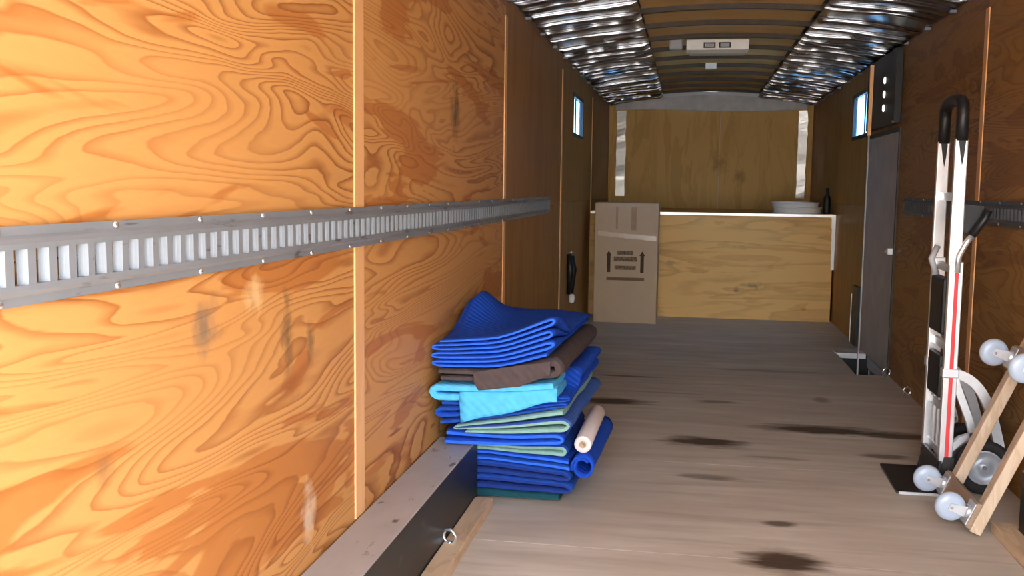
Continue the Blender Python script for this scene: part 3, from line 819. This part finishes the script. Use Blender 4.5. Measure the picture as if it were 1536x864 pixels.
m = MB(); m.tube([(RX - .02, YF - .06, .93), (RX - .045, YF - .06, 1.0), (RX - .02, YF - .06, 1.06)], .014, 8); m.build('latch_lever', M_GREYPL, ht)
# toe plate with heel
m = MB(); m.prism([(.922, 4.43), (1.10, 4.42), (1.10, 4.88), (.934, 4.875)], 2, .001, .011); m.build('toe_plate', M_STEEL, ht)
m = MB(); m.box(.93, 1.10, 4.415, 4.4195, .001, .013); m.build('toe_plate_edge', M_ALU2, ht)
m = MB(); m.prism([(1.085, .001), (1.165, .001), (1.16, .16), (1.12, .16)], 1, YN - .03, YN - .019); m.prism([(1.085, .001), (1.165, .001), (1.16, .16), (1.12, .16)], 1, YF + .019, YF + .03)
m.box(1.10, 1.112, YN - .02, YF + .02, .001, .14); m.build('heel_bracket', M_STEEL, ht)
# wheels
for y in (YN - .002, YF + .002):
    m = MB(); c = (1.285, y, .122); m.lathe([(.075, -.026), (.105, -.028), (.119, -.016), (.121, 0), (.119, .016), (.105, .028), (.075, .026), (.075, -.026)], c, 'y', 28)
    w_ = m.build('wheel', M_RUBBER, ht)
    m = MB(); m.lathe([(.001, -.024), (.022, -.024), (.026, -.014), (.060, -.014), (.066, -.024), (.076, -.026), (.076, .026), (.001, .024)], c, 'y', 28); m.build('wheel_hub', M_HUB, w_)
m = MB(); m.tube([(1.285, YN - .03, .122), (1.285, YF + .03, .122)], .010, 10); m.build('axle', M_SCREW, ht)
m = MB(); m.box(1.15, 1.285, YN + .03, YN + .042, .10, .145); m.box(1.15, 1.285, YF - .042, YF - .03, .10, .145); m.build('axle_bracket', M_ALU2, ht)
# curved wheel guards
def flatbar(m, pts, w, y0, y1):
    pts = [Vector(p) for p in pts]; L = []; R_ = []
    for i, p in enumerate(pts):
        d = (pts[min(i + 1, len(pts) - 1)] - pts[max(i - 1, 0)]).normalized(); n_ = Vector((-d.y, d.x)); ww = w if not isinstance(w, list) else w[i]
        L.append(p + n_ * ww / 2); R_.append(p - n_ * ww / 2)
    n = len(pts); vs = [(q.x, y, q.y) for y in (y0, y1) for q in L + R_]
    fs = []
    for i in range(n - 1):
        fs += [(i, i + 1, n + i + 1, n + i), (2 * n + i, 3 * n + i, 3 * n + i + 1, 2 * n + i + 1), (i, 2 * n + i, 2 * n + i + 1, i + 1), (n + i, n + i + 1, 3 * n + i + 1, 3 * n + i)]
    fs += [(0, n, 3 * n, 2 * n), (n - 1, 3 * n - 1, 4 * n - 1, 2 * n - 1)]
    m.add(vs, fs)
def bez(P, n=14):
    out = []
    for i in range(n + 1):
        t = i / n; a, b, c, e = [Vector(p) for p in P]
        out.append(a * (1 - t) ** 3 + b * 3 * t * (1 - t) ** 2 + c * 3 * t * t * (1 - t) + e * t ** 3)
    return out
for y in (YN, YF):
    m = MB()
    flatbar(m, bez([(1.10, .525), (1.25, .54), (1.30, .40), (1.345, .205)]), .040, y - .018, y + .018)
    flatbar(m, bez([(1.15, .50), (1.18, .40), (1.22, .34), (1.235, .255)]), .030, y - .012, y + .012)
    flatbar(m, [(1.245, .262), (1.19, .238), (1.145, .19)], .026, y - .012, y + .012)
    m.build('wheel_guard', M_ALU2, ht)
    m = MB(); m.box(RX - .034, RX + .034, y - .022, y + .022, .505, .545); m.build('guard_clamp', M_ALU2, ht, .004)
# folded tilt handle on the wall side
m = MB(); m.tube([(RX + .002, YN - .02, .96), (RX + .004, YN - .02, 1.03), (RX + .03, YN - .02, 1.085), (RX + .055, YN - .02, 1.12)], .013, 10); m.build('tilt_handle', M_ALU, ht)
m = MB(); m.tube([(RX + .052, YN - .02, 1.115), (RX + .10, YN - .02, 1.19), (RX + .112, YN - .02, 1.225)], .016, 10); m.prism([(RX + .02, 1.16), (RX + .05, 1.10), (RX + .10, 1.18), (RX + .105, 1.24), (RX + .02, 1.25)], 1, YN + .015, YN + .03)
m.build('tilt_handle_grip', M_BLACK, ht)

# ---------------------------------------------------------------- furniture dolly leaning on the wall
dl = thing('furniture_dolly', 'wooden four wheel furniture dolly tipped on edge against the wall', 'dolly')
TH = math.radians(23.0)
LOC = Vector((1.105, 3.945, .012))
def dolly_part(m, name, mat, bev=0, parent=None):
    o = m.build(name, mat, parent or dl, bev); return o
# local frame: x = along the boards (up the lean), y = across, z = caster side
Wd = .40; LEN = .75
for y in (0, Wd):
    m = MB(); m.box(0, LEN, y - .03, y + .03, -.022, .022); dolly_part(m, 'side_board', M_DOLLYWOOD, .004)
for xa in (.008, .60):
    m = MB(); m.box(xa, xa + .105, -.028, Wd + .028, .0225, .042); dolly_part(m, 'end_board', M_CARPET, .003)
    for y in (.012, Wd - .012):
        xc = xa + .052; ca = None
        m = MB(); m.box(xc - .045, xc + .045, y - .038, y + .038, .0425, .047); m.lathe([(.026, .047), (.026, .056), (.020, .060), (.001, .060)], (xc, y, 0), 'z', 14)
        ca = dolly_part(m, 'caster', M_ALU2)
        m = MB()
        for s_ in (-1, 1):
            m.prism([(xc - .022, .058), (xc + .022, .058), (xc + .004, .122), (xc - .020, .122)], 1, y + s_ * .024 - .002, y + s_ * .024 + .002)
        m.box(xc - .022, xc + .022, y - .026, y + .026, .0565, .060); m.build('fork', M_ALU2, ca)
        m = MB(); m.lathe([(.001, -.019), (.018, -.019), (.040, -.018), (.053, -.012), (.057, 0), (.053, .012), (.040, .018), (.018, .019), (.001, .019)], (xc - .010, y, .112), 'y', 24)
        m.build('caster_wheel', M_WHEEL, ca)
        m = MB(); m.tube([(xc - .010, y - .027, .112), (xc - .010, y + .027, .112)], .006, 8); m.build('axle_bolt', M_SCREW, ca)
dl.matrix_world = Matrix.Translation(LOC) @ Matrix(((math.sin(TH), 0, -math.cos(TH), 0), (0, 1, 0, 0), (math.cos(TH), 0, math.sin(TH), 0), (0, 0, 0, 1)))
